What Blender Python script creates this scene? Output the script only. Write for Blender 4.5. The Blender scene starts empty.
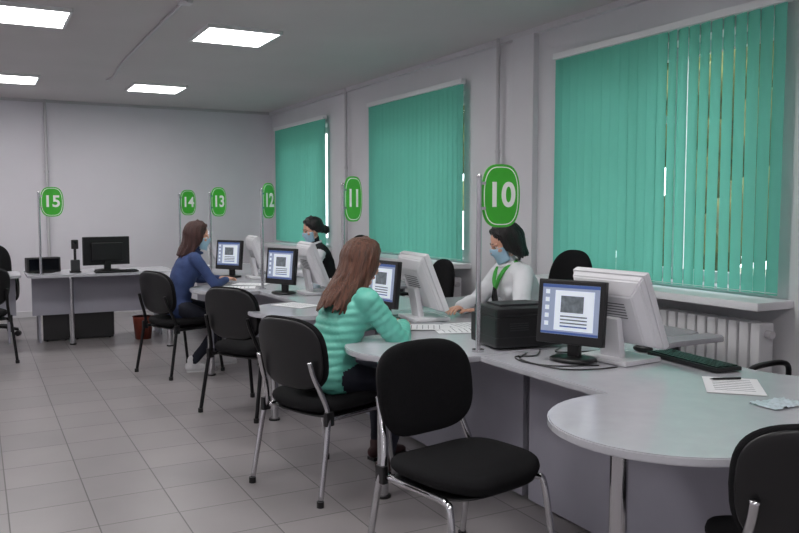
import bpy, bmesh, math, random
import numpy as np
from mathutils import Vector, Matrix, noise
random.seed(7)
scene = bpy.context.scene
COL = scene.collection
V = Vector
try:
    scene.view_settings.view_transform = 'Standard'
    scene.view_settings.look = 'None'
except Exception:
    pass

# ------------------------------------------------------------------ materials
def lin(c):
    out = []
    for x in c:
        x = x / 255.0
        out.append(x / 12.92 if x <= .04045 else ((x + .055) / 1.055) ** 2.4)
    return (out[0], out[1], out[2], 1.0)

def mat(name, col, rough=.6, metal=0., var=0., vscale=8., bump=0., bscale=60., emit=0., coat=0., spec=None, stretch=None):
    m = bpy.data.materials.new(name); m.use_nodes = True
    nt = m.node_tree; b = nt.nodes['Principled BSDF']
    c = lin(col)
    b.inputs['Base Color'].default_value = c
    b.inputs['Roughness'].default_value = rough
    b.inputs['Metallic'].default_value = metal
    if spec is not None: b.inputs['Specular IOR Level'].default_value = spec
    if coat: b.inputs['Coat Weight'].default_value = coat
    if emit:
        b.inputs['Emission Color'].default_value = c
        b.inputs['Emission Strength'].default_value = emit
    tc = nt.nodes.new('ShaderNodeTexCoord')
    vec = tc.outputs['Object']
    if stretch:
        mp = nt.nodes.new('ShaderNodeMapping'); mp.inputs['Scale'].default_value = stretch
        nt.links.new(vec, mp.inputs['Vector']); vec = mp.outputs['Vector']
    if var:
        n = nt.nodes.new('ShaderNodeTexNoise'); n.inputs['Scale'].default_value = vscale
        n.inputs['Detail'].default_value = 5
        nt.links.new(vec, n.inputs['Vector'])
        r = nt.nodes.new('ShaderNodeValToRGB')
        r.color_ramp.elements[0].position = .3; r.color_ramp.elements[1].position = .7
        r.color_ramp.elements[0].color = tuple(max(0, x * (1 - var)) for x in c[:3]) + (1,)
        r.color_ramp.elements[1].color = tuple(min(1, x * (1 + var)) for x in c[:3]) + (1,)
        nt.links.new(n.outputs['Fac'], r.inputs['Fac'])
        nt.links.new(r.outputs['Color'], b.inputs['Base Color'])
    if bump:
        n2 = nt.nodes.new('ShaderNodeTexNoise'); n2.inputs['Scale'].default_value = bscale
        n2.inputs['Detail'].default_value = 4
        nt.links.new(vec, n2.inputs['Vector'])
        bp = nt.nodes.new('ShaderNodeBump'); bp.inputs['Strength'].default_value = bump
        bp.inputs['Distance'].default_value = .01
        nt.links.new(n2.outputs['Fac'], bp.inputs['Height'])
        nt.links.new(bp.outputs['Normal'], b.inputs['Normal'])
    return m

M = {}
M['wall'] = mat('wall_paint', (217, 214, 221), .75, var=.03, vscale=1.5, bump=.08, bscale=90)
M['wallr'] = mat('wall_paint_side', (214, 213, 217), .7, var=.03, vscale=1.5, bump=.08, bscale=90)
M['ceil'] = mat('ceiling_paint', (202, 197, 198), .85, var=.03, vscale=1.2, bump=.05)
M['trim'] = mat('white_trim', (208, 206, 210), .5)
M['pipe'] = mat('pipe_paint', (192, 190, 194), .45)
M['pvc'] = mat('window_pvc', (225, 226, 228), .35)
M['sill'] = mat('sill_white', (222, 222, 225), .35)
M['top'] = mat('desk_laminate', (186, 187, 193), .24, var=.03, vscale=14, coat=.25)
M['edge'] = mat('desk_panel', (152, 151, 162), .5, var=.03, vscale=6)
M['chrome'] = mat('chrome', (205, 205, 208), .18, 1.)
M['blackm'] = mat('black_metal', (22, 22, 24), .35, .4)
M['fabric'] = mat('black_fabric', (22, 22, 24), .92, bump=.5, bscale=400, var=.15, vscale=60, spec=.2)
M['plastic'] = mat('black_plastic', (20, 20, 22), .4, bump=.03, bscale=300)
M['greypl'] = mat('grey_plastic', (96, 98, 102), .45)
M['dgreypl'] = mat('dark_grey_plastic', (44, 45, 48), .45)
M['whitepl'] = mat('white_plastic', (218, 218, 222), .35)
M['dark'] = mat('dark_screen', (12, 13, 16), .12)
M['paper'] = mat('paper', (228, 229, 232), .8)
M['ink'] = mat('ink_grey', (120, 122, 130), .8)
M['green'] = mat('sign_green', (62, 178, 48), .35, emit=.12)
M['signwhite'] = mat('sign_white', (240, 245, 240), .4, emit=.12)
M['skin'] = mat('skin', (210, 160, 138), .5, var=.04, vscale=12)
M['eyew'] = mat('eye_white', (230, 228, 224), .2)
M['iris'] = mat('eye_iris', (40, 24, 16), .1)
M['lip'] = mat('lips', (176, 96, 92), .45)
M['mask'] = mat('face_mask', (158, 192, 212), .8, bump=.1, bscale=200)
M['hairblack'] = mat('hair_black', (18, 14, 15), .42, var=.4, vscale=20, bump=.6, bscale=50, stretch=(4, 4, .4))
M['hairbrown'] = mat('hair_brown', (92, 58, 44), .4, var=.6, vscale=26, bump=.9, bscale=50, stretch=(5, 5, .3))
M['hairauburn'] = mat('hair_auburn', (58, 30, 26), .42, var=.4, vscale=20, bump=.6, bscale=50, stretch=(4, 4, .4))
M['teal'] = mat('teal_nylon', (108, 196, 178), .42, var=.06, vscale=8, bump=.25, bscale=35)
M['denim'] = mat('blue_jacket', (50, 68, 112), .8, var=.14, vscale=14, bump=.3, bscale=40)
M['jeans'] = mat('dark_jeans', (28, 31, 44), .85, var=.15, vscale=20, bump=.2)
M['blackcl'] = mat('black_cloth', (22, 22, 26), .85, bump=.2)
M['whitecl'] = mat('white_blouse', (222, 223, 228), .75, var=.03, bump=.25, bscale=25)
M['shoew'] = mat('white_sneaker', (212, 212, 214), .55)
M['shoeb'] = mat('brown_shoe', (62, 34, 34), .5)
M['lime'] = mat('green_scarf', (70, 170, 70), .7)
M['bluebag'] = mat('clear_plastic', (200, 214, 222), .2)
M['bin'] = mat('bin_brown', (120, 52, 36), .5)
M['lamp'] = mat('lamp_diffuser', (255, 252, 251), .5, emit=20.)
M['scrbg'] = mat('screen_background', (140, 152, 176), .3, emit=.35)
M['scrwin'] = mat('screen_window', (206, 214, 224), .3, emit=.45)
M['scrbar'] = mat('screen_bar', (60, 84, 140), .3, emit=.4)
M['scrpic'] = mat('screen_picture', (96, 104, 110), .3, emit=.3, var=.5, vscale=40)
M['leaf'] = mat('foliage', (92, 100, 56), .8, var=.6, vscale=5, bump=.8, bscale=9)
M['bark'] = mat('bark', (84, 66, 50), .9, var=.3, bump=.6, bscale=20)
M['ground'] = mat('outside_ground', (120, 122, 104), .9, var=.2, vscale=1)

# floor tiles
m = bpy.data.materials.new('floor_tiles'); m.use_nodes = True
nt = m.node_tree; b = nt.nodes['Principled BSDF']
tc = nt.nodes.new('ShaderNodeTexCoord')
mp = nt.nodes.new('ShaderNodeMapping'); mp.inputs['Location'].default_value = (.07, .12, 0)
br = nt.nodes.new('ShaderNodeTexBrick')
br.offset = 0; br.squash = 1
br.inputs['Scale'].default_value = 1
br.inputs['Brick Width'].default_value = .36; br.inputs['Row Height'].default_value = .36
br.inputs['Mortar Size'].default_value = .0035; br.inputs['Mortar Smooth'].default_value = .3
br.inputs['Color1'].default_value = lin((150, 145, 146)); br.inputs['Color2'].default_value = lin((141, 137, 138))
br.inputs['Mortar'].default_value = lin((84, 82, 82))
nz = nt.nodes.new('ShaderNodeTexNoise'); nz.inputs['Scale'].default_value = 3.; nz.inputs['Detail'].default_value = 7
mx = nt.nodes.new('ShaderNodeMixRGB'); mx.blend_type = 'MULTIPLY'; mx.inputs['Fac'].default_value = .22
nt.links.new(tc.outputs['Object'], mp.inputs['Vector']); nt.links.new(mp.outputs['Vector'], br.inputs['Vector'])
nt.links.new(mp.outputs['Vector'], nz.inputs['Vector'])
nt.links.new(br.outputs['Color'], mx.inputs['Color1']); nt.links.new(nz.outputs['Fac'], mx.inputs['Color2'])
nt.links.new(mx.outputs['Color'], b.inputs['Base Color'])
b.inputs['Roughness'].default_value = .33
bp = nt.nodes.new('ShaderNodeBump'); bp.inputs['Strength'].default_value = .35; bp.inputs['Distance'].default_value = .004; bp.invert = True
nt.links.new(br.outputs['Fac'], bp.inputs['Height']); nt.links.new(bp.outputs['Normal'], b.inputs['Normal'])
M['floor'] = m

# translucent blind fabric
m = bpy.data.materials.new('blind_fabric'); m.use_nodes = True
nt = m.node_tree
for n in list(nt.nodes): nt.nodes.remove(n)
out = nt.nodes.new('ShaderNodeOutputMaterial')
df = nt.nodes.new('ShaderNodeBsdfDiffuse'); tr = nt.nodes.new('ShaderNodeBsdfTranslucent'); mxs = nt.nodes.new('ShaderNodeMixShader')
tc = nt.nodes.new('ShaderNodeTexCoord'); wv = nt.nodes.new('ShaderNodeTexNoise')
mp = nt.nodes.new('ShaderNodeMapping'); mp.inputs['Scale'].default_value = (60, 60, 250)
nt.links.new(tc.outputs['Object'], mp.inputs['Vector']); nt.links.new(mp.outputs['Vector'], wv.inputs['Vector'])
rp = nt.nodes.new('ShaderNodeValToRGB')
rp.color_ramp.elements[0].color = lin((104, 186, 166)); rp.color_ramp.elements[1].color = lin((124, 206, 188))
nt.links.new(wv.outputs['Fac'], rp.inputs['Fac'])
nt.links.new(rp.outputs['Color'], df.inputs['Color']); nt.links.new(rp.outputs['Color'], tr.inputs['Color'])
mxs.inputs['Fac'].default_value = .36
nt.links.new(df.outputs[0], mxs.inputs[1]); nt.links.new(tr.outputs[0], mxs.inputs[2])
nt.links.new(mxs.outputs[0], out.inputs['Surface'])
M['blind'] = m

# glass
m = bpy.data.materials.new('window_glass'); m.use_nodes = True
nt = m.node_tree
for n in list(nt.nodes): nt.nodes.remove(n)
out = nt.nodes.new('ShaderNodeOutputMaterial'); a = nt.nodes.new('ShaderNodeBsdfTransparent'); g = nt.nodes.new('ShaderNodeBsdfGlossy')
g.inputs['Roughness'].default_value = .02
x = nt.nodes.new('ShaderNodeMixShader'); x.inputs['Fac'].default_value = .06
nt.links.new(a.outputs[0], x.inputs[1]); nt.links.new(g.outputs[0], x.inputs[2]); nt.links.new(x.outputs[0], out.inputs['Surface'])
M['glass'] = m

# ------------------------------------------------------------------ helpers
def empty(name, loc=(0, 0, 0), yaw=0.):
    e = bpy.data.objects.new(name, None); COL.objects.link(e)
    e.location = loc; e.rotation_euler = (0, 0, yaw); e.empty_display_size = .1
    return e

def face_dir(fx, fy): return math.atan2(-fx, fy)

def add(name, bm, mats, parent=None, smooth=True, loc=None, rot=None):
    me = bpy.data.meshes.new(name)
    if isinstance(bm, bmesh.types.BMesh):
        bm.to_mesh(me); bm.free()
    else: me = bm
    if not isinstance(mats, (list, tuple)): mats = [mats]
    me.materials.clear()
    for q in mats: me.materials.append(q)
    o = bpy.data.objects.new(name, me); COL.objects.link(o)
    if smooth:
        me.polygons.foreach_set('use_smooth', [True] * len(me.polygons))
    if parent: o.parent = parent
    if loc: o.location = loc
    if rot: o.rotation_euler = rot
    return o

def cube(bm, size, loc, rot=None, bev=0.):
    mtx = Matrix.Translation(loc)
    if rot: mtx = mtx @ (Matrix.Rotation(rot[2], 4, 'Z') @ Matrix.Rotation(rot[1], 4, 'Y') @ Matrix.Rotation(rot[0], 4, 'X'))
    mtx = mtx @ Matrix.Diagonal((size[0], size[1], size[2], 1))
    r = bmesh.ops.create_cube(bm, size=1, matrix=mtx)
    if bev:
        es = list({e for v in r['verts'] for e in v.link_edges})
        bmesh.ops.bevel(bm, geom=es, offset=bev, segments=2, affect='EDGES', profile=.7)

def box(name, size, loc, mt, parent=None, rot=None, bev=0.):
    bm = bmesh.new(); cube(bm, size, (0, 0, 0), None, bev)
    return add(name, bm, mt, parent, False, loc, rot)

def frames(C, side=None):
    n = len(C); T = []
    for i in range(n):
        t = (C[min(i + 1, n - 1)] - C[max(i - 1, 0)])
        T.append(t.normalized() if t.length > 1e-9 else V((0, 0, 1)))
    F = []
    if side is None:
        s = V((1, 0, 0)) if abs(T[0].x) < .8 else V((0, 1, 0))
    else: s = V(side)
    for t in T:
        u = s - t * s.dot(t)
        if u.length < 1e-5: u = t.orthogonal()
        u.normalize(); w = t.cross(u).normalized()
        F.append((t, u, w))
        if side is None: s = u
    return F

def loft(bm, C, R, side=None, seg=14, cap=True):
    C = [V(c) for c in C]; R = [(r, r) if not isinstance(r, tuple) else r for r in R]
    F = frames(C, side)
    rings = []
    def ring(c, f, a, bb):
        return [bm.verts.new(c + f[1] * a * math.cos(2 * math.pi * k / seg) + f[2] * bb * math.sin(2 * math.pi * k / seg)) for k in range(seg)]
    if cap:
        mr = min(R[0])
        for th in (72, 40): rings.append(ring(C[0] - F[0][0] * mr * math.sin(math.radians(th)), F[0], R[0][0] * math.cos(math.radians(th)), R[0][1] * math.cos(math.radians(th))))
    for c, f, r in zip(C, F, R): rings.append(ring(c, f, r[0], r[1]))
    if cap:
        mr = min(R[-1])
        for th in (40, 72): rings.append(ring(C[-1] + F[-1][0] * mr * math.sin(math.radians(th)), F[-1], R[-1][0] * math.cos(math.radians(th)), R[-1][1] * math.cos(math.radians(th))))
    for i in range(len(rings) - 1):
        for k in range(seg):
            bm.faces.new((rings[i][k], rings[i][(k + 1) % seg], rings[i + 1][(k + 1) % seg], rings[i + 1][k]))
    bm.faces.new(list(reversed(rings[0]))); bm.faces.new(rings[-1])

def crom(P, n=6):
    P = [V(p) for p in P]
    if len(P) < 3: return P
    out = []
    for i in range(len(P) - 1):
        p0 = P[max(i - 1, 0)]; p1 = P[i]; p2 = P[i + 1]; p3 = P[min(i + 2, len(P) - 1)]
        for k in range(n):
            t = k / n
            out.append(.5 * ((2 * p1) + (-p0 + p2) * t + (2 * p0 - 5 * p1 + 4 * p2 - p3) * t * t + (-p0 + 3 * p1 - 3 * p2 + p3) * t ** 3))
    out.append(P[-1]); return out

def tube(name, pts, r, mt, parent=None, seg=10, curve=True):
    bm = bmesh.new()
    P = crom(pts) if curve else [V(p) for p in pts]
    loft(bm, P, [r] * len(P), seg=seg, cap=False)
    bmesh.ops.recalc_face_normals(bm, faces=bm.faces)
    return add(name, bm, mt, parent)

def ell(bm, c, r, rot=None, sub=3):
    mtx = Matrix.Translation(c)
    if rot: mtx = mtx @ Matrix.Rotation(rot[0], 4, 'X') @ Matrix.Rotation(rot[1], 4, 'Y') @ Matrix.Rotation(rot[2], 4, 'Z')
    bmesh.ops.create_icosphere(bm, subdivisions=sub, radius=1, matrix=mtx @ Matrix.Diagonal((r[0], r[1], r[2], 1)))

def slab(name, pts, z0, z1, mt, parent=None, bev=.004):
    bm = bmesh.new()
    vs = [bm.verts.new((p[0], p[1], z0)) for p in pts]
    f = bm.faces.new(vs)
    r = bmesh.ops.extrude_face_region(bm, geom=[f])
    for g in r['geom']:
        if isinstance(g, bmesh.types.BMVert): g.co.z = z1
    bmesh.ops.recalc_face_normals(bm, faces=bm.faces)
    if bev:
        es = [e for e in bm.edges if abs(e.verts[0].co.z - e.verts[1].co.z) < 1e-5]
        bmesh.ops.bevel(bm, geom=es, offset=bev, segments=2, affect='EDGES')
    return add(name, bm, mt, parent, False)

def cyl(name, p0, p1, r, mt, parent=None, r2=None, seg=24):
    bm = bmesh.new()
    loft(bm, [p0, p1], [r, r2 if r2 is not None else r], seg=seg, cap=False)
    bmesh.ops.recalc_face_normals(bm, faces=bm.faces)
    o = add(name, bm, mt, parent, True)
    md = o.modifiers.new('es', 'EDGE_SPLIT'); md.split_angle = math.radians(40)
    return o

def pad(name, w, h, th, mt, parent, fn, n=3.2, seg=48):
    bm = bmesh.new()
    rr = [.3, .55, .75, .88, .95, .985, 1.]
    def sp(a, r):
        c, s = math.cos(a), math.sin(a)
        return (w / 2 * r * math.copysign(abs(c) ** (2 / n), c), h / 2 * r * math.copysign(abs(s) ** (2 / n), s))
    def build(sgn):
        R = []; z0 = bm.verts.new(fn(0, 0, sgn * th / 2))
        for r in rr[:-1]:
            z = sgn * th / 2 * (1 - r ** 10) ** .5
            R.append([bm.verts.new(fn(*sp(2 * math.pi * k / seg, r), z)) for k in range(seg)])
        return z0, R
    mid = [bm.verts.new(fn(*sp(2 * math.pi * k / seg, 1.), 0)) for k in range(seg)]
    for sgn in (1, -1):
        c, R = build(sgn); R.append(mid)
        for k in range(seg): bm.faces.new((c, R[0][k], R[0][(k + 1) % seg]))
        for i in range(len(R) - 1):
            for k in range(seg): bm.faces.new((R[i][k], R[i + 1][k], R[i + 1][(k + 1) % seg], R[i][(k + 1) % seg]))
    bmesh.ops.recalc_face_normals(bm, faces=bm.faces)
    return add(name, bm, mt, parent)

def remesh(bm, voxel, it=3, fac=.5):
    bmesh.ops.recalc_face_normals(bm, faces=bm.faces)
    me = bpy.data.meshes.new('tmp'); bm.to_mesh(me); bm.free()
    o = bpy.data.objects.new('tmp', me); COL.objects.link(o)
    md = o.modifiers.new('r', 'REMESH'); md.mode = 'VOXEL'; md.voxel_size = voxel; md.adaptivity = 0
    if it:
        s = o.modifiers.new('s', 'SMOOTH'); s.iterations = it; s.factor = fac
    dg = bpy.context.evaluated_depsgraph_get(); dg.update()
    res = bpy.data.meshes.new_from_object(o.evaluated_get(dg))
    bpy.data.objects.remove(o); bpy.data.meshes.remove(me)
    return res

# ------------------------------------------------------------------ room
XW, YB, ZC = 3.96, 11.55, 2.85
XL, YF = -2.2, -1.6
box('floor', (XW - XL + .4, YB - YF + .4, .1), ((XW + XL) / 2, (YB + YF) / 2, -.05), M['floor'])
box('ceiling', (XW - XL + .8, YB - YF + .4, .1), ((XW + XL) / 2 + .2, (YB + YF) / 2, ZC + .05), M['ceil'])
box('wall_back', (XW - XL + .8, .2, ZC), ((XW + XL) / 2 + .2, YB + .1, ZC / 2), M['wall'])
box('wall_front', (XW - XL + .8, .2, ZC), ((XW + XL) / 2 + .2, YF - .1, ZC / 2), M['wall'])
box('wall_left', (.2, YB - YF, ZC), (XL - .1, (YB + YF) / 2, ZC / 2), M['wall'])
wins = [(2.89, 4.83), (6.13, 8.06), (9.33, 11.18)]
ZB, ZT = .97, 2.50
bm = bmesh.new()
TH = .36
def wb(y0, y1, z0, z1): cube(bm, (TH, y1 - y0, z1 - z0), (XW + TH / 2, (y0 + y1) / 2, (z0 + z1) / 2))
wb(YF, YB, 0, ZB); wb(YF, YB, ZT, ZC)
ys = [YF] + [v for a, c in wins for v in (a + .09, c - .09)] + [YB]
for i in range(0, len(ys), 2): wb(ys[i], ys[i + 1], ZB, ZT)
add('wall_right', bm, M['wallr'], None, False)
box('baseboard_right', (.02, YB - YF, .08), (XW - .01, (YB + YF) / 2, .04), M['trim'])
box('baseboard_back', (XW - XL, .02, .08), ((XW + XL) / 2, YB - .01, .04), M['trim'])
box('trim_1', (.05, YB - YF, .045), (XW - .025, (YB + YF) / 2, ZC - .0225), M['trim'])
box('trim_2', (XW - XL, .03, .035), ((XW + XL) / 2, YB - .015, ZC - .0175), M['pipe'])
box('trim_3', (.05, .28, ZC - .045), (XW - .025, 5.28, (ZC - .045) / 2), M['wallr'])
for y in (5.62, 8.74):
    e = empty('heating_pipe', (XW - .05, y, 0))
    cyl('riser', (0, 0, 0), (0, 0, ZC), .017, M['pipe'], e)
    for z in (.4, 1.9): cyl('clip', (0, 0, z), (0, 0, z + .03), .024, M['pipe'], e)
e = empty('heating_pipe', (.85, YB - .04, 0))
cyl('riser', (0, 0, 0), (0, 0, ZC), .02, M['pipe'], e)
cyl('clip', (0, 0, 1.9), (0, 0, 1.93), .028, M['pipe'], e)
e = empty('ceiling_cable', (0, 0, 0))
tube('conduit', [(1.33, 9.35, ZC - .012), (1.36, 9.1, ZC - .012), (1.31, 8.3, ZC - .012), (1.3, 7, ZC - .012), (1.3, 5.6, ZC - .012), (1.3, 1.0, ZC - .012)], .013, M['pipe'], e)
box('junction_box', (.09, .09, .035), (1.3, 5.55, ZC - .018), M['trim'], e, bev=.005)

# windows, blinds, sills, radiators
for i, (a, c) in enumerate(wins):
    y0, y1 = a + .09, c - .09
    e = empty('window_%d' % (i + 1), (XW + .22, (y0 + y1) / 2, (ZB + ZT) / 2))
    W, H = y1 - y0, ZT - ZB
    bm = bmesh.new()
    for s in (-1, 1):
        cube(bm, (.07, .07, H), (0, s * (W / 2 - .035), 0), bev=.006)
        cube(bm, (.07, W - .14, .07), (0, 0, s * (H / 2 - .035)), bev=.006)
    cube(bm, (.07, .09, H - .14), (0, 0, 0), bev=.006)
    cube(bm, (.05, W / 2 - .115, .05), (0, W / 4 + .0125, H * .2), bev=.004)
    add('frame', bm, M['pvc'], e, False)
    box('glass_pane', (.008, W - .14, H - .14), (0.01, 0, 0), M['glass'], e)
    box('trim_%d' % (i + 4), (.30, W + .26, .045), (XW - .14, (y0 + y1) / 2, .915), M['sill'], bev=.008)
    e = empty('vertical_blinds', (XW - .075, (a + c) / 2, 0))
    L = c - a
    box('headrail', (.05, L + .02, .045), (0, 0, 2.57), M['pvc'], e, bev=.005)
    bm = bmesh.new(); n = int(L / .0835); wd = .089
    for k in range(n):
        yc = -L / 2 + (k + .5) * L / n
        fr = k / n
        if i == 0:
            beta = (9 + random.uniform(-2, 8)) if fr < .42 else (2 - 9 * (fr - .42) / .58 + random.uniform(-3, 3))
        else: beta = -8 + random.uniform(-4, 4)
        beta = math.radians(beta)
        ztop, zb = 2.545, .962 + random.uniform(0, .004)
        sway = random.uniform(-.006, .006)
        prev = None
        for q in range(5):
            s = (q / 4 - .5) * wd
            bow = .006 * (1 - (2 * q / 4 - 1) ** 2)
            x = math.sin(beta) * s - math.cos(beta) * bow; y = math.cos(beta) * s + math.sin(beta) * bow
            vt = bm.verts.new((x, yc + y, ztop)); vb = bm.verts.new((x, yc + y + sway, zb))
            if prev: bm.faces.new((prev[0], vt, vb, prev[1]))
            prev = (vt, vb)
    add('slats', bm, M['blind'], e)
    tube('bottom_chain', [(-.012, -L / 2, .975), (-.012, 0, .972), (-.012, L / 2, .975)], .0015, M['pvc'], e, 6)
    e = empty('radiator', (XW - .12, (a + c) / 2 - .05, 0))
    bm = bmesh.new(); nf = 24
    for k in range(nf):
        yy = -.86 + k * 1.72 / (nf - 1)
        cube(bm, (.12, .062, .66), (0, yy, .48), bev=.016)
    add('fins', bm, M['sill'], e, False)
    cyl('header_pipe', (0, -.93, .75), (0, .93, .75), .022, M['pipe'], e)
    cyl('return_pipe', (0, -.93, .22), (0, .93, .22), .022, M['pipe'], e)
    for s in (-.5, .5):
        box('bracket', (.08, .03, .2), (.05, s, .1), M['pipe'], e)

# ceiling panels
for yy in (.05, 3.25, 6.48, 9.7):
    for xx in (-1.2, .36, 1.92):
        e = empty('ceiling_light_panel', (xx, yy, ZC))
        bm = bmesh.new()
        for s in (-1, 1):
            cube(bm, (.60, .02, .03), (0, s * .29, -.015)); cube(bm, (.02, .56, .03), (s * .29, 0, -.015))
        add('frame', bm, M['pvc'], e, False)
        box('diffuser', (.56, .56, .016), (0, 0, -.012), M['lamp'], e)

# ------------------------------------------------------------------ desks
XF, XE, XT = 2.08, 2.95, 3.6
def desk(yc):
    e = empty('service_desk', (0, yc, 0))
    P = []
    for k in range(25):
        a = math.radians(78 + k * (270 - 78) / 24)
        P.append((2.0 + .4 * math.cos(a), .4 * math.sin(a)))
    P += [(XT - .1, -.4), (XT - .03, -.37), (XT, -.3), (XT, .02), (XT - .03, .09), (XT - .1, .12), (3.25, .12)]
    for k in range(1, 8):
        a = math.radians(270 - k * 90 / 8)
        P.append((3.25 + .3 * math.cos(a), .42 + .3 * math.sin(a)))
    P += [(XE, .42), (XE, .8)]
    for k in range(1, 8):
        a = math.radians(180 - k * 90 / 8)
        P.append((3.25 + .3 * math.cos(a), .8 + .3 * math.sin(a)))
    P += [(3.25, 1.1), (XT - .04, 1.1), (XT, 1.14), (XT, 1.243), (XF, 1.243)]
    slab('worktop', P, .722, .75, [M['top']], e)
    box('front_panel', (.018, 1.60, .70), (2.36, .42, .371), M['edge'], e)
    box('end_panel', (.55, .018, .70), (2.65, -.37, .371), M['edge'], e)
    box('end_panel', (.55, .018, .70), (2.65, 1.21, .371), M['edge'], e)
    box('wing_panel', (.018, .30, .70), (3.5, -.15, .371), M['edge'], e)
    cyl('lobe_leg', (1.76, -.02, .0), (1.76, -.02, .722), .028, M['chrome'], e)
    cyl('leg_flange', (1.76, -.02, .712), (1.76, -.02, .722), .05, M['chrome'], e)
    cyl('leg_foot', (1.76, -.02, .0), (1.76, -.02, .012), .038, M['plastic'], e)
    return e
YC = [1.87 + 1.65 * k for k in range(5)]
for y in YC: desk(y)

def straight_desk(x0, x1, y0, y1):
    e = empty('office_desk', (0, 0, 0))
    r = .12
    P = [(x0, y1), (x0, y0 + r), (x0 + .035, y0 + .035), (x0 + r, y0), (x1 - r, y0), (x1 - .035, y0 + .035), (x1, y0 + r), (x1, y1)]
    slab('worktop', P, .722, .75, M['top'], e)
    box('front_panel', (x1 - x0 - .1, .018, .42), ((x0 + x1) / 2, y0 + .35, .51), M['edge'], e)
    for x in (x0 + .12, x1 - .12): box('side_panel', (.02, .36, .72), (x, y0 + .54, .361), M['edge'], e)
    cyl('chrome_leg', (x0 + .42, y0 + .12, 0), (x0 + .42, y0 + .12, .722), .022, M['chrome'], e)
    cyl('leg_foot', (x0 + .42, y0 + .12, 0), (x0 + .42, y0 + .12, .012), .034, M['plastic'], e)
straight_desk(.45, 1.95, 8.9, 9.65)
straight_desk(-1.25, .40, 9.0, 9.7)

# ------------------------------------------------------------------ number signs
def text_mesh(s, size, off):
    cu = bpy.data.curves.new('t', 'FONT'); cu.body = s; cu.size = size; cu.extrude = .0012; cu.offset = off
    cu.align_x = 'CENTER'; cu.align_y = 'CENTER'
    o = bpy.data.objects.new('t', cu); COL.objects.link(o)
    dg = bpy.context.evaluated_depsgraph_get(); dg.update()
    me = bpy.data.meshes.new_from_object(o.evaluated_get(dg)); bpy.data.objects.remove(o)
    return me
def plate(bm, w, h, t, y=0., n=2.5, seg=48):
    f, bk = [], []
    for k in range(seg):
        a = 2 * math.pi * k / seg; c, s = math.cos(a), math.sin(a)
        x = w / 2 * math.copysign(abs(c) ** (2 / 3.2), c); z = h / 2 * math.copysign(abs(s) ** (2 / n), s)
        f.append(bm.verts.new((x, y - t / 2, z))); bk.append(bm.verts.new((x, y + t / 2, z)))
    bm.faces.new(f); bm.faces.new(list(reversed(bk)))
    for k in range(seg): bm.faces.new((f[k], bk[k], bk[(k + 1) % seg], f[(k + 1) % seg]))
    bmesh.ops.recalc_face_normals(bm, faces=bm.faces)
def sign(num, x, y, rho):
    e = empty('number_sign_stand', (x, y, .752), math.radians(rho))
    cyl('base_flange', (0, 0, 0), (0, 0, .012), .03, M['chrome'], e)
    cyl('pole', (0, 0, 0), (0, 0, .84), .0125, M['chrome'], e)
    ell_b = bmesh.new(); ell(ell_b, (0, 0, .845), (.014, .014, .012), sub=2); add('pole_cap', ell_b, M['chrome'], e)
    s = empty('sign_head', (.125, 0, .752)); s.parent = e
    for z in (-.06, .06): box('clamp', (.04, .012, .014), (-.11, 0, z), M['chrome'], s)
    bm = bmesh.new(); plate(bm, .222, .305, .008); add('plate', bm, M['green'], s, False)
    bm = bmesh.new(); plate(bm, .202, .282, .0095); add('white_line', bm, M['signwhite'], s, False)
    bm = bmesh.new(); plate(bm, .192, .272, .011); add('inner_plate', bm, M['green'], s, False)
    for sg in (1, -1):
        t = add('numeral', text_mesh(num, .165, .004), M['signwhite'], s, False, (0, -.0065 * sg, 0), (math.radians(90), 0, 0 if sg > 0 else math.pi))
for num, x, y, r in (('10', 2.13, 3.21, 0), ('11', 2.15, 4.86, 33), ('12', 2.15, 6.56, 43), ('13', 2.15, 8.25, 30), ('14', 2.15, 9.66, 22), ('15', .58, 9.0, 0)):
    sign(num, x, y, r)

# ------------------------------------------------------------------ chairs
def visitor_chair(x, y, fx, fy, fr='chrome'):
    e = empty('visitor_chair', (x, y, 0), face_dir(fx, fy))
    F = M[fr]
    pad('seat', .53, .47, .07, M['fabric'], e, lambda a, c, z: V((a, c + .01, .452 + z - .35 * max(0, c - .12) ** 2 * 4 + .25 * a * a)), n=3.4)
    def bk(a, c, z):
        zz = .72 + c
        return V((a * (1 - .25 * max(0, -c)), -.245 - .16 * c + .55 * a * a + z, zz))
    pad('backrest', .50, .375, .045, M['fabric'], e, bk, n=3.2)
    pad('back_shell', .48, .355, .02, M['plastic'], e, lambda a, c, z: bk(a, c, z - .022), n=3.2)
    pad('seat_shell', .50, .44, .02, M['plastic'], e, lambda a, c, z: V((a, c + .01, .412 + z)), n=3.4)
    for s in (-1, 1):
        tube('rear_leg', [(s * .265, -.28, .012), (s * .25, -.215, .36), (s * .235, -.20, .45), (s * .215, -.225, .54), (s * .20, -.26, .63), (s * .195, -.28, .70)], .0135, F, e)
        tube('front_leg', [(s * .265, .25, .012), (s * .25, .20, .36), (s * .24, .165, .402), (s * .235, .10, .408), (s * .235, -.19, .408)], .0135, F, e)
        for yy in (.25, -.28): cyl('foot_cap', (s * .265, yy, 0), (s * .265, yy, .03), .018, M['plastic'], e)
        box('joint', (.025, .05, .07), (s * .245, -.20, .415), M['plastic'], e, bev=.006)
    for yy in (.09, -.12): cyl('cross_tube', (-.235, yy, .402), (.235, yy, .402), .01, F, e)
    return e
visitor_chair(1.64, 2.57, .20, -1)                  # foreground
visitor_chair(1.60, 3.86, .93, .34)                 # teal customer
visitor_chair(1.74, 5.50, .85, .48, 'blackm')       # empty
visitor_chair(1.57, 7.10, .92, .36, 'blackm')       # blue customer
visitor_chair(2.07, 1.42, .66, .75)                 # bottom right
visitor_chair(-.04, 8.35, -.35, 1, 'blackm')        # far left

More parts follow.
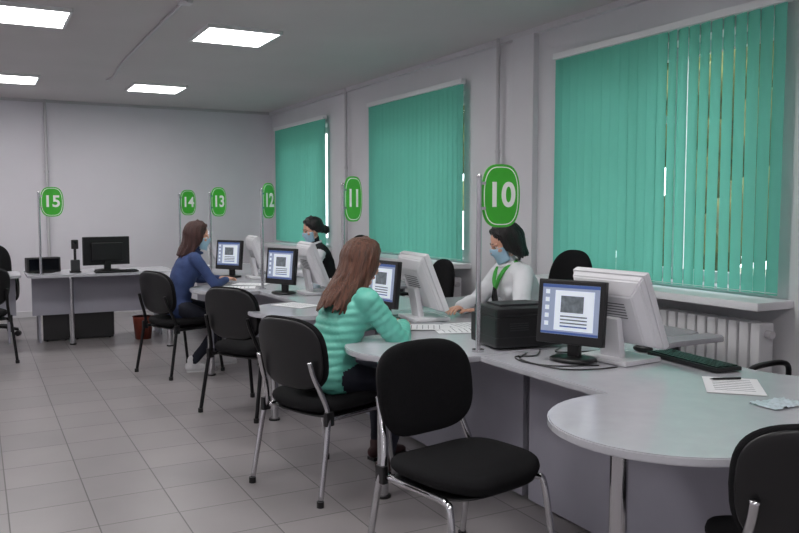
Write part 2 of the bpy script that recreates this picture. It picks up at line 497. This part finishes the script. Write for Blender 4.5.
def office_chair(x, y, fx, fy, top=1.16):
    e = empty('office_chair', (x, y, 0), face_dir(fx, fy))
    pad('seat', .48, .46, .08, M['fabric'], e, lambda a, c, z: V((a, c, .445 + z)), n=3)
    hh = .50
    pad('backrest', .42, hh, .06, M['fabric'], e, lambda a, c, z: V((a * (1 - .2 * c), -.27 - .12 * c + .5 * a * a + z, top - hh / 2 + c)), n=2.7)
    tube('back_spine', [(0, -.15, .40), (0, -.30, .42), (0, -.33, .55), (0, -.30, .8)], .02, M['plastic'], e)
    cyl('gas_column', (0, 0, .1), (0, 0, .41), .026, M['blackm'], e)
    box('mechanism', (.2, .24, .04), (0, 0, .392), M['plastic'], e, bev=.008)
    for s in (-1, 1):
        tube('armrest', [(s * .20, -.08, .40), (s * .27, -.08, .42), (s * .28, -.12, .56), (s * .27, -.10, .67), (s * .27, .05, .685), (s * .27, .18, .66), (s * .28, .17, .55), (s * .27, .06, .42), (s * .20, .06, .40)], .014, M['plastic'], e)
    for k in range(5):
        a = 2 * math.pi * k / 5 + .3; dx, dy = math.cos(a), math.sin(a)
        tube('base_arm', [(0, 0, .11), (.15 * dx, .15 * dy, .10), (.29 * dx, .29 * dy, .075)], .018, M['plastic'], e)
        px, py = .29 * dx, .29 * dy
        cyl('caster', (px - dy * .022, py + dx * .022, .03), (px + dy * .022, py - dx * .022, .03), .03, M['plastic'], e)
        cyl('caster_stem', (px, py, .03), (px, py, .08), .008, M['blackm'], e)
office_chair(3.31, 4.24, -1, -.05)
office_chair(3.28, 7.57, -1, -.12)
office_chair(3.44, 2.30, -1, 0, 1.0)
office_chair(.12, 10.05, -.1, -1, 1.02)
office_chair(3.3, 5.95, -1, 0, 1.0)

# ------------------------------------------------------------------ devices
DZ = .752
def customer_display(x, y, fx, fy):
    e = empty('customer_display', (x, y, DZ), face_dir(fx, fy))
    pad('base', .21, .16, .02, M['plastic'], e, lambda a, c, z: V((a, c - .02, .011 + z)), n=2.6)
    box('neck', (.06, .03, .10), (0, -.035, .065), M['plastic'], e, bev=.008)
    h = empty('head', (0, 0, .225), 0); h.parent = e; h.rotation_euler = (math.radians(6), 0, 0)
    box('housing', (.325, .035, .29), (0, 0, 0), M['plastic'], h, bev=.008)
    box('rear_bulge', (.22, .035, .18), (0, -.03, -.01), M['plastic'], h, bev=.012)
    box('screen', (.278, .002, .225), (0, .0180, .010), M['scrbg'], h)
    box('menu_bar', (.278, .001, .014), (0, .0197, .115), M['scrbar'], h)
    box('app_window', (.19, .001, .18), (-.02, .0197, .006), M['scrwin'], h)
    box('document_picture', (.11, .001, .075), (-.01, .0207, .035), M['scrpic'], h)
    for k in range(4): box('text_line', (.13, .001, .006), (-.02, .0207, -.02 - .015 * k), M['scrbar'] if k == 3 else M['scrpic'], h)
    for k in range(5): box('icon', (.02, .001, .02), (.113, .0197, .088 - .036 * k), M['scrwin'], h)
    box('task_bar', (.278, .001, .010), (0, .0197, -.096), M['scrbar'], h)
def aio(x, y, fx, fy, tilt=22):
    e = empty('desktop_computer', (x, y, DZ), face_dir(fx, fy))
    box('base', (.28, .24, .022), (0, -.01, .011), M['whitepl'], e, bev=.008)
    box('arm', (.12, .035, .20), (0, -.065, .105), M['whitepl'], e, (math.radians(10), 0, 0), bev=.008)
    h = empty('head', (0, -.03, .235)); h.parent = e; h.rotation_euler = (math.radians(tilt), 0, 0)
    box('bezel', (.42, .035, .37), (0, .02, 0), M['whitepl'], h, bev=.01)
    box('screen', (.37, .002, .29), (0, .0385, .02), M['dark'], h)
    bm = bmesh.new()
    def rr(w, hh, yy, zo): return [bm.verts.new((sx * w / 2, yy, sz * hh / 2 + zo)) for sx, sz in ((-1, -1), (1, -1), (1, 1), (-1, 1))]
    A, B_, C_ = rr(.41, .36, .006, 0), rr(.39, .33, -.022, 0), rr(.30, .24, -.05, -.02)
    for p, q in ((A, B_), (B_, C_)):
        for k in range(4): bm.faces.new((p[k], p[(k + 1) % 4], q[(k + 1) % 4], q[k]))
    bm.faces.new(C_); bm.faces.new(A)
    bmesh.ops.recalc_face_normals(bm, faces=bm.faces)
    bmesh.ops.bevel(bm, geom=list(bm.edges), offset=.006, segments=2, affect='EDGES')
    add('rear_shell', bm, M['whitepl'], h, False)
    for k in range(6): box('vent', (.2, .002, .004), (0, -.0505, .06 - k * .014), M['greypl'], h)
def keyboard(x, y, ang):
    e = empty('keyboard', (x, y, DZ), ang)
    box('body', (.44, .14, .018), (0, 0, .012), M['plastic'], e, bev=.005)
    bm = bmesh.new()
    for r in range(5):
        for k in range(20): cube(bm, (.017, .018, .006), (-.2 + k * .021, -.048 + r * .024, .023))
    add('keys', bm, M['blackm'], e, False)
def mouse(x, y, ang):
    e = empty('computer_mouse', (x, y, DZ), ang)
    bm = bmesh.new(); ell(bm, (0, 0, .014), (.03, .052, .019))
    for v in bm.verts: v.co.z = max(0, v.co.z)
    add('shell', bm, M['plastic'], e)
    box('wheel', (.006, .016, .008), (0, .025, .031), M['greypl'], e)

customer_display(2.36, 2.80, -.93, -.42)
aio(2.60, 2.74, .96, .10, 24)
keyboard(2.82, 2.52, math.radians(-96)); mouse(2.84, 2.84, .3)
customer_display(2.21, 4.40, -.98, -.17)
aio(2.47, 4.32, .95, -.12)
customer_display(2.16, 6.10, -.9, -.4)
aio(2.42, 6.02, .93, -.1)
aio(2.48, 7.62, .93, -.1); customer_display(2.22, 7.80, -.8, -.5)
aio(2.48, 9.25, .93, -.1)
keyboard(2.80, 5.9, math.radians(-85))

def printer(x, y, fx, fy):
    e = empty('laser_printer', (x, y, DZ), face_dir(fx, fy))
    box('body', (.37, .30, .15), (0, 0, .085), M['plastic'], e, bev=.014)
    box('lid', (.36, .27, .05), (0, -.01, .178), M['plastic'], e, bev=.018)
    box('output_tray', (.23, .16, .012), (0, .03, .206), M['dgreypl'], e, bev=.004)
    box('paper_tray', (.30, .06, .03), (0, .16, .035), M['blackm'], e, bev=.006)
    box('control_panel', (.06, .06, .01), (.14, .08, .204), M['greypl'], e, bev=.003)
    for k in range(4): box('vent', (.002, .08, .004), (.186, -.05, .095 + k * .011), M['dgreypl'], e)
    for k in range(4): box('vent', (.10, .002, .004), (-.06, -.151, .095 + k * .011), M['dgreypl'], e)
    box('power_socket', (.04, .004, .03), (.12, -.152, .05), M['greypl'], e)
    box('seam', (.372, .302, .002), (0, 0, .06), M['dgreypl'], e)
printer(2.42, 3.30, .15, 1)

def cable(pts, r=.0035):
    e = empty('power_cable'); tube('wire', pts, r, M['plastic'], e, 8)
z = DZ + .004
cable([(2.42, 3.10, z), (2.3, 2.98, z), (2.2, 3.0, z), (2.16, 2.88, z), (2.22, 2.74, z), (2.40, 2.66, z)])
cable([(2.55, 3.1, z), (2.45, 3.02, z), (2.50, 2.97, z), (2.62, 2.94, z), (2.66, 2.90, z)])
cable([(2.3, 3.05, z), (2.18, 2.93, z), (2.20, 2.68, z), (2.34, 2.60, z), (2.45, 2.60, z)])
cable([(2.2, 4.6, z), (2.3, 4.56, z), (2.4, 4.52, z), (2.5, 4.5, z)])

def paper(x, y, a, w=.21, h=.297, dz=0, txt=True):
    e = empty('paper_sheet', (x, y, DZ + dz), a)
    box('sheet', (w, h, .0012), (0, 0, .0008), M['paper'], e)
    if txt:
        for k in range(7): box('printed_line', (w * .7, .004, .0004), (0, h * .36 - k * h * .11, .0016), M['ink'], e)
def pen(x, y, a, mt='scrbar'):
    e = empty('pen', (x, y, DZ + .0075), a)
    cyl('barrel', (0, -.06, 0), (0, .055, 0), .0045, M[mt], e, seg=10)
    cyl('tip', (0, .055, 0), (0, .072, 0), .004, M['blackm'], e, r2=.0008, seg=10)
paper(2.60, 2.12, math.radians(-45)); pen(2.66, 2.20, 1.2, 'plastic')
paper(2.42, 3.82, math.radians(70)); paper(2.58, 3.95, math.radians(85), dz=.0015); paper(2.28, 4.0, math.radians(60), dz=.003); pen(2.6, 3.8, 1.)
paper(2.0, 6.78, math.radians(70)); paper(2.18, 7.0, math.radians(50), dz=.0015); paper(2.0, 5.35, .4)
paper(2.72, 3.72, .3)
def bottle(x, y, h=.17, r=.03):
    e = empty('sanitizer_bottle', (x, y, DZ))
    bm = bmesh.new()
    loft(bm, [(0, 0, 0), (0, 0, h * .7), (0, 0, h * .8), (0, 0, h * .86)], [r, r, r * .7, r * .35], cap=False)
    bmesh.ops.recalc_face_normals(bm, faces=bm.faces)
    add('body', bm, M['bluebag'], e)
    box('label', (r * 1.6, .002, h * .3), (0, -r - .0005, h * .35), M['signwhite'], e)
    cyl('cap', (0, 0, h * .86), (0, 0, h), r * .42, M['whitepl'], e)
    tube('nozzle', [(0, 0, h), (0, 0, h * 1.08), (-.03, 0, h * 1.08)], .005, M['whitepl'], e, 8)
bottle(2.72, 4.84); bottle(2.35, 8.15, .19); bottle(2.6, 6.45)
e = empty('plastic_bag', (2.50, 1.84, DZ))
bm = bmesh.new(); bmesh.ops.create_grid(bm, x_segments=18, y_segments=12, size=.5)
for v in bm.verts:
    p = v.co.copy(); v.co = V((p.x * .18 + .01 * noise.noise(p * 3), p.y * .11, .002 + .016 * abs(noise.noise(p * 6))))
add('film', bm, M['bluebag'], e)

# desk 15 equipment
e = empty('computer_monitor', (1.26, 9.25, DZ), face_dir(-.15, 1))
pad('base', .26, .2, .02, M['plastic'], e, lambda a, c, z: V((a, c, .012 + z)), n=2.4)
box('neck', (.07, .04, .12), (0, -.02, .07), M['plastic'], e, bev=.01)
box('housing', (.50, .035, .31), (0, .01, .22), M['plastic'], e, bev=.01)
box('rear_bulge', (.34, .04, .2), (0, -.025, .21), M['plastic'], e, bev=.015)
box('screen', (.46, .002, .27), (0, .0285, .225), M['dark'], e)
e = empty('small_television', (.62, 9.3, DZ), .2)
box('case', (.34, .10, .16), (0, 0, .085), M['plastic'], e, bev=.012)
box('face', (.30, .004, .12), (0, -.051, .088), M['dark'], e)
box('foot', (.2, .13, .012), (0, 0, .006), M['blackm'], e)
e = empty('webcam_stand', (.93, 9.18, DZ))
cyl('base', (0, 0, 0), (0, 0, .015), .06, M['plastic'], e)
cyl('post', (0, 0, 0), (0, 0, .30), .014, M['plastic'], e)
box('camera', (.07, .05, .10), (0, 0, .30), M['plastic'], e, bev=.012)
cyl('lens', (0, -.025, .32), (0, -.04, .32), .016, M['dark'], e)
box('card_reader', (.09, .07, .12), (.0, .0, .075), M['dgreypl'], e, bev=.01)
keyboard(1.32, 8.99, 0.05)
e = empty('computer_tower', (1.12, 9.42, 0), 1.5)
box('case', (.19, .42, .40), (0, 0, .21), M['plastic'], e, bev=.008)
box('front_bezel', (.17, .01, .36), (0, -.212, .21), M['blackm'], e, bev=.003)
box('drive_slot', (.14, .004, .03), (0, -.218, .34), M['greypl'], e)
for sx in (-.07, .07):
    for sy in (-.17, .17): cyl('foot', (sx, sy, 0), (sx, sy, .012), .012, M['plastic'], e)
e = empty('computer_tower', (.74, 9.42, 0), 1.5)
box('case', (.19, .26, .34), (0, 0, .18), M['plastic'], e, bev=.008)
box('front_bezel', (.17, .01, .30), (0, -.132, .18), M['blackm'], e, bev=.003)
for sx in (-.07, .07):
    for sy in (-.09, .09): cyl('foot', (sx, sy, 0), (sx, sy, .012), .012, M['plastic'], e)
e = empty('waste_bin', (1.60, 9.08, 0))
bm = bmesh.new()
loft(bm, [(0, 0, 0), (0, 0, .24), (0, 0, .25), (0, 0, .25), (0, 0, .02)], [.085, .11, .115, .104, .08], cap=False, side=(1, 0, 0))
add('body', bm, M['bin'], e)
e = empty('telephone', (2.76, 6.32, DZ), 1.3)
box('case', (.16, .2, .04), (0, 0, .022), M['whitepl'], e, (.0, 0, 0), bev=.01)
box('keypad', (.07, .08, .004), (.03, -.02, .044), M['greypl'], e)
tube('handset', [(-.05, -.09, .06), (-.05, -.03, .075), (-.05, .03, .08), (-.05, .09, .075)], .016, M['whitepl'], e)

# ------------------------------------------------------------------ people
def ik(a, t, l1, l2, hint):
    a, t, hint = V(a), V(t), V(hint)
    d = t - a; D = min(d.length, l1 + l2 - .004); dn = d.normalized(); t = a + dn * D
    x = (l1 * l1 - l2 * l2 + D * D) / (2 * D); h = math.sqrt(max(0, l1 * l1 - x * x))
    hh = (hint - dn * hint.dot(dn)).normalized()
    return a + dn * x + hh * h, t

def make_hand(parent, wrist, direction, side, curl=.35, up=(0, 0, 1)):
    bm = bmesh.new()
    s = side
    loft(bm, [(0, -.05, 0), (0, -.01, 0), (0, .02, 0), (0, .055, .001), (0, .085, 0)], [(.024, .019), (.024, .017), (.031, .016), (.038, .014), (.037, .011)], side=(1, 0, 0))
    fx = [-.029 * s, -.0098 * s, .0098 * s, .028 * s]; ln = [.068, .076, .071, .055]; rd = [.0085, .0088, .0083, .0074]
    for x, L_, r in zip(fx, ln, rd):
        p = V((x, .08, 0)); a = curl * .4; pts = [V((x * .9, .06, 0)), p.copy()]; spread = x * 1.6
        for f, c in ((.45, curl), (.3, curl * 1.2), (.25, curl)):
            dd = V((spread * .9, math.cos(a), -math.sin(a))).normalized(); p = p + dd * L_ * f; pts.append(p.copy()); a += c
        loft(bm, pts, [r, r, r * .97, r * .9, r * .78], seg=10)
    loft(bm, [(-.018 * s, .012, -.004), (-.040 * s, .035, -.012), (-.052 * s, .060, -.018), (-.054 * s, .082, -.022)], [.014, .0125, .0105, .0085], seg=10)
    me = remesh(bm, .0034, 2)
    o = add('hand', me, M['skin'], parent)
    Y = V(direction).normalized(); Z = V(up); Z = (Z - Y * Z.dot(Y)).normalized(); X = Y.cross(Z)
    o.matrix_local = Matrix.Translation(wrist) @ Matrix((X, Y, Z)).transposed().to_4x4()
    return o

def make_head(parent, c, rot, hair, style, mask, fall):
    h = empty('head', c); h.parent = parent; h.rotation_euler = rot
    bm = bmesh.new()
    ell(bm, (0, -.012, .032), (.074, .092, .086)); ell(bm, (0, .018, -.025), (.060, .066, .080))
    ell(bm, (0, .058, -.086), (.024, .024, .022)); ell(bm, (0, .0, -.06), (.054, .05, .045))
    for s in (-1, 1):
        ell(bm, (s * .040, .052, -.022), (.024, .022, .022)); ell(bm, (s * .030, .072, .020), (.026, .012, .008))
        ell(bm, (s * .074, -.008, -.008), (.009, .020, .031), rot=(-.15, 0, 0)); ell(bm, (s * .009, .092, -.031), (.008, .009, .007), sub=2)
        ell(bm, (s * .031, .070, .0085), (.017, .011, .005), sub=2); ell(bm, (s * .031, .069, -.0085), (.016, .010, .004), sub=2)
    loft(bm, [(0, .078, .016), (0, .090, -.008), (0, .102, -.028)], [.008, .009, .011], seg=10)
    ell(bm, (0, .079, -.052), (.024, .011, .007)); ell(bm, (0, .077, -.063), (.021, .011, .007))
    add('face', remesh(bm, .0036, 2), M['skin'], h)
    for s in (-1, 1):
        bm = bmesh.new(); ell(bm, (s * .031, .0665, 0), (.0125, .0125, .0105)); add('eyeball', bm, M['eyew'], h)
        bm = bmesh.new(); ell(bm, (s * .031, .0765, 0), (.0062, .0036, .0062)); add('iris', bm, M['iris'], h)
        bm = bmesh.new(); loft(bm, [(s * .014, .083, .024), (s * .03, .082, .029), (s * .048, .070, .025)], [.0028, .0034, .002], seg=8)
        add('eyebrow', bm, M[hair], h)
        bm = bmesh.new(); loft(bm, [(s * .017, .0785, .004), (s * .031, .081, .0105), (s * .046, .070, .005)], [.0014, .0018, .0013], seg=6)
        add('eyelash', bm, M['iris'], h)
    bm = bmesh.new(); loft(bm, [(-.022, .083, -.057), (0, .0905, -.0575), (.022, .083, -.057)], [(.003, .003), (.0045, .009), (.003, .003)], side=(0, 1, 0), seg=10)
    add('mouth', bm, M['lip'], h)
    if mask:
        bm = bmesh.new(); nu, nv = 17, 11; G = []
        for j in range(nv):
            tv = j / (nv - 1); z = -.008 - .098 * tv; row = []
            for i in range(nu):
                tu = i / (nu - 1) * 2 - 1; ph = tu * math.radians(84)
                w = .069 - .012 * tv
                yy = .0 + (.094 - .012 * abs(tv - .4)) * math.cos(ph) ** .8 + .020 * math.exp(-(tu / .16) ** 2) * math.exp(-((tv - .22) / .3) ** 2)
                fold = .0015 * math.sin(tv * math.pi * 7)
                row.append(bm.verts.new((w * math.sin(ph) * 1.04, yy + fold + (.002), z - .012 * (1 - abs(tu)) * (tv > .9) + .012 * math.exp(-(tu / .15) ** 2) * (1 - tv))))
            G.append(row)
        for j in range(nv - 1):
            for i in range(nu - 1): bm.faces.new((G[j][i], G[j][i + 1], G[j + 1][i + 1], G[j + 1][i]))
        o = add('face_mask', bm, M['mask'], h); md = o.modifiers.new('t', 'SOLIDIFY'); md.thickness = .0015
        for s in (-1, 1):
            tube('ear_loop', [(s * .068, .012, -.02), (s * .078, -.01, .012), (s * .08, -.028, -.005), (s * .076, -.015, -.045), (s * .06, .012, -.085)], .0014, M['paper'], h, 6)
    bm = bmesh.new()
    ell(bm, (0, -.030, .045), (.087, .102, .090))
    rnd = random.Random(len(style) * 7 + 3)
    # parted front hair sweeping from the parting down past the temples
    for s in (-1, 1):
        for k in range(5):
            o_ = k * .012
            loft(bm, crom([(s * .006, .052 - o_ * 1.6, .112 + o_ * .6), (s * .040, .050 - o_ * 1.6, .098 + o_ * .5), (s * .068, .030 - o_, .062), (s * .081, .006 - o_, .018), (s * .082, -.022 - o_, -.02)], 3),
                 [.010] * 4 + [.011] * 5 + [.008] * 4, seg=8)
    if style == 'tied':
        for k in range(22):
            th = math.radians(-115 + 230 * k / 21); sx, cy = math.sin(th), math.cos(th)
            loft(bm, crom([(.0, .02, .128), (.075 * sx, -.02 - .07 * cy, .095), (.088 * sx, -.03 - .09 * cy, .02), (.055 * sx, -.10 - .03 * cy, -.04)], 3), [.014] * 3 + [.015] * 4 + [.012] * 3, seg=8)
        ell(bm, (0, -.145, -.03), (.042, .036, .042))
        for k in range(8):
            a = 2 * math.pi * k / 8
            loft(bm, [(.0, -.17, -.03), (.03 * math.cos(a), -.165, -.03 + .03 * math.sin(a)), (.042 * math.cos(a + .5), -.14, -.03 + .042 * math.sin(a + .5))], [.012, .012, .009], seg=8)
    else:
        N = 32
        for k in range(N):
            th = math.radians(-122 + 244 * k / (N - 1)); sx, cy = math.sin(th), math.cos(th)
            j = rnd.uniform(.93, 1.05)
            P = [V((.005 * sx, .015, .130)), V((.07 * sx, -.02 - .065 * cy, .108)), V((.09 * sx * j, -.03 - .095 * cy * j, .04)), V((.092 * sx * j, -.03 - .09 * cy, -.03))]
            for q, (dy, dz) in enumerate(fall):
                wv_ = .006 * math.sin(k * 1.7 + q * 1.3)
                P.append(V(((.092 + .004 * q) * sx * j + wv_, -.03 + (dy + .03) * max(.25, cy) + .02 * (cy < .2), dz + rnd.uniform(-.018, .018))))
            C = crom(P, 3); n = len(C)
            loft(bm, C, [.013 + .003 * math.sin(math.pi * i / n) - (.009 * max(0, (i / n - .7) / .3)) for i in range(n)], seg=8)
    me = remesh(bm, .0046, 1, .4)
    for v in me.vertices:
        p = v.co; v.co = p + v.normal * (.0028 * noise.noise(V((p.x * 150, p.y * 150, p.z * 9))))
    add('hair', me, M[hair], h)
    return h

def person(name, loc, f, L, RH, LH, RF, LF, mats, hair, style, mask, fall=(), quilt=False, hrot=(0, 0, 0), vest=False, kz=1., scarf=False, bulk=0.):
    """seated woman; local +Y is forward, +X is her right-hand side; kz = how upright the spine is"""
    root = empty(name, (loc[0], loc[1], 0), face_dir(*f))
    def Z(z_): return z_ if z_ < .6 else .6 + (z_ - .6) * kz
    top, pants, shoe = M[mats[0]], M[mats[1]], M[mats[2]]
    bm = bmesh.new(); th = .010 if quilt else bulk
    C = [(0, -.02, .515), (0, -.01, .57), (0, .12 * L, Z(.66)), (0, .25 * L, Z(.75)), (0, .45 * L, Z(.85)), (0, .65 * L, Z(.94)), (0, .82 * L, Z(1.01)), (0, .93 * L, Z(1.055)), (0, L, Z(1.09))]
    R = [(.165, .125), (.172, .135), (.15, .118), (.135, .108), (.145, .115), (.158, .112), (.152, .098), (.11, .074), (.056, .054)]
    R = [(a + th, bb_ + th) for a, bb_ in R]
    loft(bm, C, R, side=(1, 0, 0), seg=24, cap=False)
    for s in (-1, 1): ell(bm, (s * .068, .58 * L + .085, Z(.905)), (.062, .050, .060))
    hc = V((0, L + .035, Z(1.09) + .125))
    zn = Z(1.09) - 1.09
    loft(bm, [(0, L - .005, 1.06 + zn), (0, L + .005, 1.10 + zn), (0, L + .018, 1.17 + zn)], [.055, .047, .046], seg=16)
    segs = []
    for i in range(len(C) - 1): segs.append((C[i], C[i + 1], (R[i][0] + R[i][1]) / 2 * .95, 0))
    segs.append(((0, L + .002, 1.105 + zn), (0, L + .02, 1.2 + zn), .05, 3))
    for s, T_, foot in ((1, RH, RF), (-1, LH, LF)):
        sh = V((s * .165, .84 * L, Z(1.025)))
        el, wr = ik(sh, T_, .285, .245, (s * .9, -.35, -.55))
        k = th
        loft(bm, [V((s * .06, .86 * L, Z(1.035))), sh - V((s * .03, 0, -.002)), sh], [.05 + k, .054 + k, .053 + k], seg=14)
        loft(bm, [sh, sh.lerp(el, .35), sh.lerp(el, .8), el], [.054 + k, .051 + k, .043 + k, .042 + k], seg=14)
        loft(bm, [el, el.lerp(wr, .3), el.lerp(wr, .75), el.lerp(wr, .93)], [.042 + k, .043 + k, .034 + k, .031 + k], seg=14)
        loft(bm, [el.lerp(wr, .8), wr], [.026, .024], seg=12)
        segs += [(sh - V((s * .08, 0, 0)), sh, .055, 0), (sh, el, .048 + k, 1), (el, el.lerp(wr, .95), .036 + k, 1), (el.lerp(wr, .98), wr + (wr - el) * .1, .026, 3)]
        dirn = (wr - el).normalized(); dirn.z = max(-.25, dirn.z * .3)
        make_hand(root, wr, dirn, s, .30 if s > 0 else .22)
        hip = V((s * .092, .0, .572)); kn, an = ik(hip, foot, .43, .42, (s * .12, 1, .55))
        loft(bm, [hip, hip.lerp(kn, .35), hip.lerp(kn, .8), kn], [.088, .086, .068, .060], seg=16)
        loft(bm, [kn, kn.lerp(an, .3), kn.lerp(an, .7), an], [.059, .057, .045, .038], seg=16)
        segs += [(hip + V((0, .05, 0)), kn, .076, 2), (kn, an, .046, 2)]
        yaw = Matrix.Rotation(-.12 * s, 4, 'Z')
        sb = bmesh.new()
        loft(sb, [(0, -.055, .045), (0, -.02, .052), (0, .06, .045), (0, .12, .034), (0, .165, .028)], [(.030, .038), (.034, .044), (.037, .038), (.039, .027), (.030, .020)], side=(1, 0, 0), seg=16)
        loft(sb, [(0, -.02, .05), (0, -.022, .105)], [.040, .042], seg=14)
        o = add('shoe', remesh(sb, .006, 2), shoe, root); o.matrix_local = Matrix.Translation((an.x, an.y + .02, 0)) @ yaw
        so = bmesh.new()
        pts = [(-.030, -.07), (.030, -.07), (.036, 0), (.042, .10), (.034, .17), (0, .192), (-.034, .17), (-.042, .10), (-.036, 0)]
        vs = [so.verts.new((p[0], p[1], .0)) for p in pts]; ff = so.faces.new(vs); r_ = bmesh.ops.extrude_face_region(so, geom=[ff])
        for g in r_['geom']:
            if isinstance(g, bmesh.types.BMVert): g.co.z = .018
        bmesh.ops.recalc_face_normals(so, faces=so.faces)
        o = add('shoe_sole', so, M['shoew'] if mats[2] == 'shoew' else M['plastic'], root, False); o.matrix_local = Matrix.Translation((an.x, an.y + .02, 0)) @ yaw
    me = remesh(bm, .0105, 4, .55)
    n = len(me.vertices); co = np.empty(n * 3); me.vertices.foreach_get('co', co); co = co.reshape(-1, 3)
    best = np.full(n, 1e9); lab = np.zeros(n, int); par = np.zeros(n); sid = np.zeros(n, int)
    for si, (a, bb_, r, l) in enumerate(segs):
        a = np.array(a); bb_ = np.array(bb_); d = bb_ - a; LL = np.dot(d, d)
        t = np.clip(((co - a) @ d) / LL, 0, 1); q = np.linalg.norm(co - (a + t[:, None] * d), axis=1) - r
        mk = q < best; best[mk] = q[mk]; lab[mk] = l; par[mk] = t[mk] * math.sqrt(LL); sid[mk] = si
    nr = np.empty(n * 3); me.vertices.foreach_get('normal', nr); nr = nr.reshape(-1, 3)
    for i in range(n):
        l = lab[i]
        if l == 3: continue
        p = V(co[i])
        dsp = .006 * noise.noise(p * 9) + .003 * noise.noise(V((p.x * 14, p.y * 14, p.z * 34)))
        if quilt and l in (0, 1):
            s_ = p.z if l == 0 else par[i] + (0 if sid[i] % 2 else .02)
            ph = (s_ / .040 + .25 * noise.noise(p * 6)) % 1.0
            dsp = 1.2 * dsp + .0085 * (abs(math.sin(math.pi * ph)) ** .6) - .004
        co[i] += nr[i] * dsp
    me.vertices.foreach_set('co', co.ravel())
    mats_ = [top if not vest else M['blackcl'], top, pants, M['skin']]
    o = add('body', me, mats_, root)
    for pl in me.polygons:
        ls = [lab[v] for v in pl.vertices]; pl.material_index = int(max(set(ls), key=ls.count))
    bm = bmesh.new()
    kk = 20
    pts = [V((.062 * math.cos(2 * math.pi * i / kk), L + .004 + .060 * math.sin(2 * math.pi * i / kk), 1.085 + zn - .018 * math.sin(2 * math.pi * i / kk))) for i in range(kk + 1)]
    loft(bm, pts, [.013 if not quilt else .02] * (kk + 1), seg=8, cap=False)
    add('collar', bm, top, root)
    if scarf:
        for s in (-1, 1):
            tube('scarf_band', [(s * .06, L - .03, 1.10), (s * .058, L + .055, 1.05), (s * .035, L + .090, .98), (0, L + .095, .92)], .013, M['lime'], root)
            tube('scarf_tail', [(0, L + .10, .93), (s * .02, L + .10, .86), (s * .03, L + .085, .80)], .012, M['blackcl'], root)
    make_head(root, hc, hrot, hair, style, mask, fall)
    return root

person('woman_in_teal_jacket', (1.60, 3.86), (1, .08), .20, (.02, .47, .80), (-.16, .46, .80), (.08, .33, .085), (-.17, .42, .085),
       ('teal', 'jeans', 'shoeb'), 'hairbrown', 'long', False, fall=[(-.125, -.10), (-.165, -.17), (-.20, -.23), (-.225, -.29)], quilt=True, hrot=(-.30, 0, .22), kz=.86)
person('woman_in_blue_jacket', (1.53, 7.12), (1, -.02), .18, (.02, .46, .80), (-.15, .45, .80), (.10, .12, .085), (-.12, .38, .085),
       ('denim', 'jeans', 'shoew'), 'hairauburn', 'medium', True, fall=[(-.125, -.10), (-.15, -.15), (-.16, -.19)], hrot=(-.15, 0, -.1), kz=.95)
person('clerk_in_white_blouse', (3.24, 4.24), (-1, .20), .17, (.04, .50, .80), (-.16, .42, .80), (.10, .33, .085), (-.10, .36, .085),
       ('whitecl', 'blackcl', 'shoeb'), 'hairblack', 'bob', True, fall=[(-.115, -.08), (-.12, -.11)], hrot=(-.38, 0, -.1), scarf=True, bulk=.014)
person('clerk_in_black_vest', (3.20, 7.57), (-1, .15), .15, (.08, .46, .80), (-.12, .42, .80), (.10, .33, .085), (-.10, .36, .085),
       ('whitecl', 'blackcl', 'shoeb'), 'hairblack', 'tied', True, hrot=(-.25, 0, .1), vest=True)

# ------------------------------------------------------------------ outside
box('ground_outside', (14, 40, .1), (XW + TH + 7.2, 5, -.25), M['ground'])
for (tx, ty) in ((8.5, 4.6), (9.2, 8.5), (9.6, 13.0)):
    e = empty('tree', (tx, ty, -.2))
    bm = bmesh.new(); loft(bm, [(0, 0, 0), (.05, .02, 1.2), (0, .1, 2.4)], [.18, .13, .08]); add('trunk', bm, M['bark'], e)
    bm = bmesh.new()
    for k in range(26):
        c = V((random.uniform(-1.1, 1.1), random.uniform(-1.9, 1.9), random.uniform(1.0, 4.2)))
        r = random.uniform(.35, .65); q = bmesh.ops.create_icosphere(bm, subdivisions=3, radius=r, matrix=Matrix.Translation(c))
        for v in q['verts']: v.co += (v.co - c) * .35 * noise.noise(v.co * 5)
    add('foliage', bm, M['leaf'], e)

w = bpy.data.worlds.new('overcast_sky'); scene.world = w; w.use_nodes = True
bg = w.node_tree.nodes['Background']; bg.inputs['Color'].default_value = (.90, .94, 1.0, 1); bg.inputs['Strength'].default_value = 4.0

cd = bpy.data.cameras.new('camera'); cam = bpy.data.objects.new('camera', cd); COL.objects.link(cam)
cam.location = (0, 0, 1.45); cam.rotation_euler = (math.radians(85.75), 0, math.radians(-27.9))
cd.sensor_width = 36; cd.lens = 36.04; cd.clip_start = .05
scene.camera = cam
